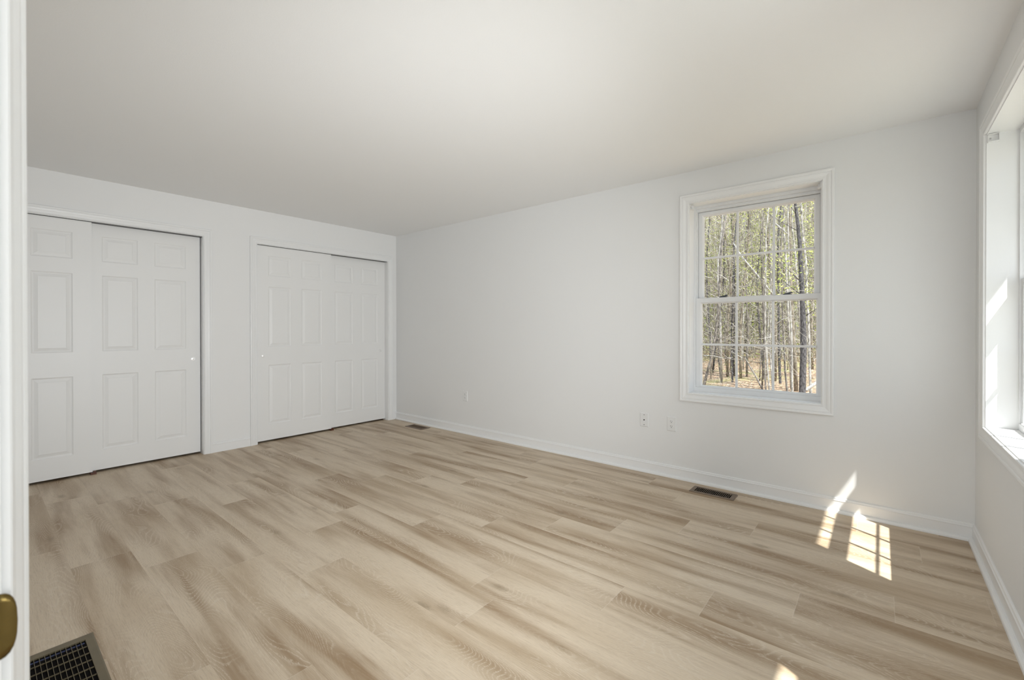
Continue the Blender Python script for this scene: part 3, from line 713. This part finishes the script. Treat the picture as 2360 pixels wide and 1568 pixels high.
def ptree(name, px, D, r0, r1, mat, label, ground=True, top=True, **kw):
    pts = [PX(x, y, D) for x, y in px]
    if ground:
        a, b_ = pts[0], pts[1]; d = (a-b_)
        if d.z < 0: gz = ZF(a.x, a.y); a2 = a + d*((a.z-gz+.05)/-d.z) if a.z > gz else None
        if a.z > ZF(a.x, a.y): pts = [Vector((a2.x, a2.y, ZF(a2.x, a2.y)-.05))] + pts
    if top:
        d = (pts[-1]-pts[-2]).normalized(); d = (d+Vector((0, 0, 1.2))).normalized(); pts += [pts[-1]+d*2.2, pts[-1]+d*4.6+Vector((.2, .1, 0))]
    return tree(name, pts, r0, r1, mat, label, **kw)
ptree('oak_tree', [(1849, 905), (1852, 800), (1851, 740), (1849, 690), (1846, 620), (1843, 560), (1838, 510), (1832, 460)], 13.0, .080, .020, M_darkbark, 'thick dark-barked tree standing close behind the right column of panes', leaf=2000, nb=20, bl=1.5, lsize=.030, bstart=.26)
ptree('birch_tree', [(1868, 905), (1864, 760), (1860, 680), (1857, 600), (1850, 540), (1847, 500), (1846, 450)], 14.6, .032, .022, M_palebark, 'pale stem rising just right of and behind the thick dark tree', leaf=260, nb=8, lsize=.04, bstart=.45)
ptree('beech_tree', [(1835, 905), (1832, 830), (1827, 760), (1824, 700), (1822, 640)], 15.5, .056, .03, M_tanbark, 'tan smooth tree just left of the thick dark tree', nb=6, leaf=120, bstart=.6)
ptree('maple_sapling', [(1826, 905), (1825, 820), (1824, 760), (1820, 680)], 14.0, .028, .016, M_palebark, 'slim sunlit sapling between the tan tree and the right muntin', nb=5, leaf=80, bstart=.5)
ptree('bare_sapling', [(1814, 900), (1809, 850), (1807, 800), (1804, 740)], 15.0, .03, .018, M_greybark, 'thin curved grey sapling in the lowest right pane', nb=5, bstart=.5)
ptree('dark_sapling', [(1798, 882), (1796, 830), (1795, 760), (1794, 700)], 17.5, .045, .03, M_darkbark, 'slender dark sapling at the left of the lowest right pane', nb=6, bstart=.4)
ptree('white_birch', [(1815, 690), (1812, 620), (1810, 575), (1806, 530), (1805, 490), (1803, 450)], 16.0, .034, .02, M_palebark, 'white slim birch in the upper right panes', nb=9, bl=1.3, bstart=.2, leaf=160)
ptree('birch_sapling', [(1838, 660), (1834, 600), (1830, 560), (1826, 530), (1825, 480)], 16.5, .030, .018, M_palebark, 'thin pale sapling between the white birch and the thick dark tree', nb=6, leaf=120)
ptree('leaning_tree', [(1623, 886), (1630, 860), (1637, 835), (1645, 800), (1650, 765), (1655, 720)], 15.5, .05, .032, M_greybark, 'dark leaning tree in the lowest left pane', nb=4, bstart=.5)
ptree('old_tree', [(1645, 858), (1650, 820), (1653, 790), (1657, 740), (1660, 690)], 26.0, .21, .12, M_tanbark, 'thick grey-brown tree further back in the lowest left pane', nb=8, bl=3, bstart=.5)
ptree('crooked_birch', [(1661, 780), (1660, 730), (1658, 686), (1654, 640), (1655, 600), (1660, 560), (1664, 520)], 17.0, .038, .024, M_palebark, 'crooked white birch in the left column of panes', nb=10, bl=1.5, leaf=200, lmat=M_bud)
ptree('woodland_sapling', [(1661, 868), (1657, 835), (1655, 790), (1656, 740)], 18.0, .038, .025, M_greybark, 'short-looking grey stem in the middle of the lowest left pane', nb=4)
ptree('woodland_sapling', [(1688, 878), (1687, 830), (1686, 770), (1689, 700)], 17.0, .035, .022, M_darkbark, 'straight dark stem beside the left muntin', nb=5)
ptree('woodland_sapling', [(1721, 870), (1722, 820), (1724, 760), (1721, 700)], 19.0, .04, .025, M_greybark, 'grey stem standing free in the lowest middle pane', nb=5)
for i, pp in enumerate(([(1765, 900), (1762, 840), (1762, 760), (1760, 690)], [(1773, 897), (1767, 830), (1763, 760), (1764, 700)], [(1756, 899), (1759, 840), (1761, 770), (1757, 700)], [(1778, 860), (1774, 800), (1776, 740)])):
    ptree('stem_clump_sapling', pp, 15.0+i*.5, .026, .014, [M_greybark, M_palebark, M_greybark, M_palebark][i], 'one of the thin saplings clumped left of the right muntin', group='saplings clumped beside the right muntin', nb=4, bstart=.5)
def pole(name, pts, r0, r1, mat, label, cat):
    k = MB(); n = len(pts); base = Vector(pts[0]); k.tube(pts, [r0+(r1-r0)*i/(n-1) for i in range(n)], 7); return tag(k.build(name, mat, loc=base), label, cat)
a = PX(1856, 901, 12.6); a.z = GZ+.10; b_ = PX(1886, 879, 14.3); b_.z = max(b_.z, GZ+.1)
pole('fallen_log', [PX(1857, 900, 13.6), PX(1884, 880.5, 14.2), PX(1905, 868, 14.6)], .045, .035, M_palebark, 'pale fallen log on the leaves right of the thick dark tree', 'log')
pole('leaning_pole', [PX(1790, 690, 16.0), PX(1745, 634, 16.0), PX(1709, 591, 16.0), PX(1690, 560, 16.2)], .034, .018, M_palebark, 'pale dead pole leaning diagonally across the middle panes', 'dead tree')
pole('fallen_pole', [PX(1758, 900, 15.6), PX(1742, 868, 15.8), PX(1724, 838, 16.1), PX(1716, 822, 16.3)], .026, .014, M_greybark, 'thin dead pole leaning over the leaves in the lowest middle pane', 'dead tree')
pole('dead_branch', [PX(1622, 820, 15.0), PX(1643, 820.5, 15.0), PX(1668, 826, 15.1), PX(1686, 826, 15.2)], .018, .010, M_palebark, 'thin pale branch lying level across the lowest left pane', 'branch')
pole('broken_branch', [PX(1783, 512, 15.4), PX(1806, 532, 15.4), PX(1818, 542, 15.4)], .026, .016, M_palebark, 'white broken branch crossing the birch in the top right pane', 'branch')
pole('bent_branch', [PX(1788, 748, 14.0), PX(1803, 737, 14.0), PX(1816, 733, 14.0), PX(1821, 727, 14.0), PX(1829, 729, 14.0)], .017, .009, M_palebark, 'pale bent branch in the middle right pane below the meeting rail', 'branch')

# other saplings and trees of the wood: three grown shapes copied over the wood, each tree its own object
protos = []
for i, (hh, r0, mat, nb, bl, lf, lm) in enumerate(((9.0, .034, M_greybark, 22, 1.5, 520, M_bud), (8.0, .024, M_palebark, 18, 1.2, 420, M_bud), (11.0, .050, M_tanbark, 24, 2.0, 600, M_bud), (7.0, .018, M_thin, 14, 1.0, 260, M_leaf), (10.0, .036, M_darkbark, 22, 1.7, 480, M_leaf))):
    p_ = wander((0, 0, 0), (RNG.uniform(-.6, .6), RNG.uniform(-.4, .4), hh), 10, .22)
    nm = ['woodland_tree', 'pale_woodland_tree', 'tan_woodland_tree', 'thin_woodland_tree', 'dark_woodland_tree'][i]
    lab = ['grey-stemmed budding tree in the woods behind the window', 'pale-stemmed young tree with fresh leaves in the woods behind the window', 'tan-stemmed tall budding tree in the woods behind the window', 'thin brown leafy sapling in the woods behind the window', 'dark-stemmed leafy tree in the woods behind the window'][i]
    grp = ['grey budding trees in the woods', 'pale young trees in the woods', 'tan tall trees in the woods', 'thin brown saplings in the woods', 'dark-stemmed trees in the woods'][i]
    protos.append(tree(nm, p_, r0, r0*.3, mat if mat is not M_thin else M_greybark, lab, group=grp, nb=nb, bl=bl, leaf=lf, lsize=.034, lmat=lm, bstart=.22))
def copy_tree(o, loc, rz, s):
    c = o.copy(); COL.objects.link(c); c.location = loc; c.rotation_euler = (0, 0, rz); c.scale = (s, s, s)
    for ch in o.children:
        d = ch.copy(); COL.objects.link(d); d.parent = c
    return c
used = [False]*len(protos); NT = 130; cnt = 0
while cnt < NT:
    f = RNG.random(); D = 17.5 + 23*f
    s_ = RNG.uniform(-.34, -.05) if RNG.random() < .72 else RNG.uniform(-.75, .30)
    x = CAMP.x + s_*D; y = CAMP.y + D
    k = RNG.choice([0, 0, 1, 1, 2, 3, 3, 4])
    loc = (x, y, ZF(x, y)-.05); rz = RNG.uniform(0, 6.28); sc_ = RNG.uniform(.75, 1.25)
    if not used[k]: protos[k].location = loc; protos[k].rotation_euler = (0, 0, rz); protos[k].scale = (sc_,)*3; used[k] = True
    else: copy_tree(protos[k], loc, rz, sc_)
    cnt += 1
# uncountable growth
def thicket():
    mb = MB(); tn = []
    for _ in range(1700):
        D = RNG.uniform(25, 48); s_ = RNG.uniform(-.80, .35) if RNG.random() < .4 else RNG.uniform(-.34, -.04)
        x = CAMP.x+s_*D; y = CAMP.y+D; z = ZF(x, y); h_ = RNG.uniform(5, 13); r = RNG.uniform(.010, .034)
        p_ = wander((x, y, z), (x+RNG.gauss(0, .8), y+RNG.gauss(0, .5), z+h_), 5, .25); k = len(mb.f)
        mb.tube(p_, [r*(1-.13*i) for i in range(6)], 3, cap=False); tn += [min(1, max(0, RNG.gauss(.55, .28)))]*(len(mb.f)-k)
    return tag(mb.build('distant_thicket', M_thin, recalc=False, attr={'tone': tn}), 'dense mass of distant bare stems filling the woods', 'thicket', kind='stuff')
thicket()
def twigs():
    mb = MB(); tn = []
    for _ in range(20000):
        D = RNG.uniform(12.5, 40); s_ = RNG.uniform(-.80, .35) if RNG.random() < .35 else RNG.uniform(-.34, -.04)
        x = CAMP.x+s_*D; y = CAMP.y+D; z0 = ZF(x, y)
        z = z0 + (RNG.random()**1.3*1.6 if RNG.random() < (.42 if D > 24 else .08) else RNG.uniform(1.1, 2.5+D*.27))
        ln = RNG.uniform(.2, .9)*(D/22); d = Vector((RNG.gauss(0, 1), RNG.gauss(0, .5), RNG.gauss(.4, .8))).normalized()*ln
        p = Vector((x, y, z)); r = RNG.uniform(.003, .0075)*(D/20); k = len(mb.f)
        mb.tube([p, p+d*.5+Vector((RNG.uniform(-.1, .1), 0, RNG.uniform(-.1, .1)))*ln, p+d], [r, r*.8, r*.4], 3, cap=False); tn += [RNG.random()]*(len(mb.f)-k)
    return tag(mb.build('twigs', M_twig, recalc=False, attr={'tone': tn}), 'fine tangle of bare twigs among the trees', 'twigs', kind='stuff')
twigs()
def haze_leaves():
    mb = MB(); tn = []
    for _ in range(3800):
        D = RNG.uniform(13, 46); s_ = RNG.uniform(-.80, .35) if RNG.random() < .35 else RNG.uniform(-.34, -.04)
        x = CAMP.x+s_*D; y = CAMP.y+D; z = ZF(x, y) + (RNG.uniform(.1, 1.2) if RNG.random() < .15 else RNG.uniform(1.0, 3.0+D*.30))
        leaves(mb, tn, (x, y, z), 16, .35*(D/25), .020*(D/20))
    return tag(mb.build('budding_leaves', M_bud, recalc=False, attr={'tone': tn}), 'haze of tiny yellow-green buds and leaves through the woods', 'leaves', kind='stuff')
haze_leaves()
def brush():
    mb = MB(); tn = []
    for _ in range(1500):
        D = RNG.uniform(25, 46); s_ = RNG.uniform(-.80, .35) if RNG.random() < .3 else RNG.uniform(-.34, -.04)
        x = CAMP.x+s_*D; y = CAMP.y+D; z = ZF(x, y) + RNG.uniform(.3, 6.5)
        leaves(mb, tn, (x, y, z), 26, .5, .06)
    return tag(mb.build('green_brush', M_leaf, recalc=False, attr={'tone': [x*.55 for x in tn]}), 'green brush and young evergreens deep in the woods', 'brush', kind='stuff')
brush()
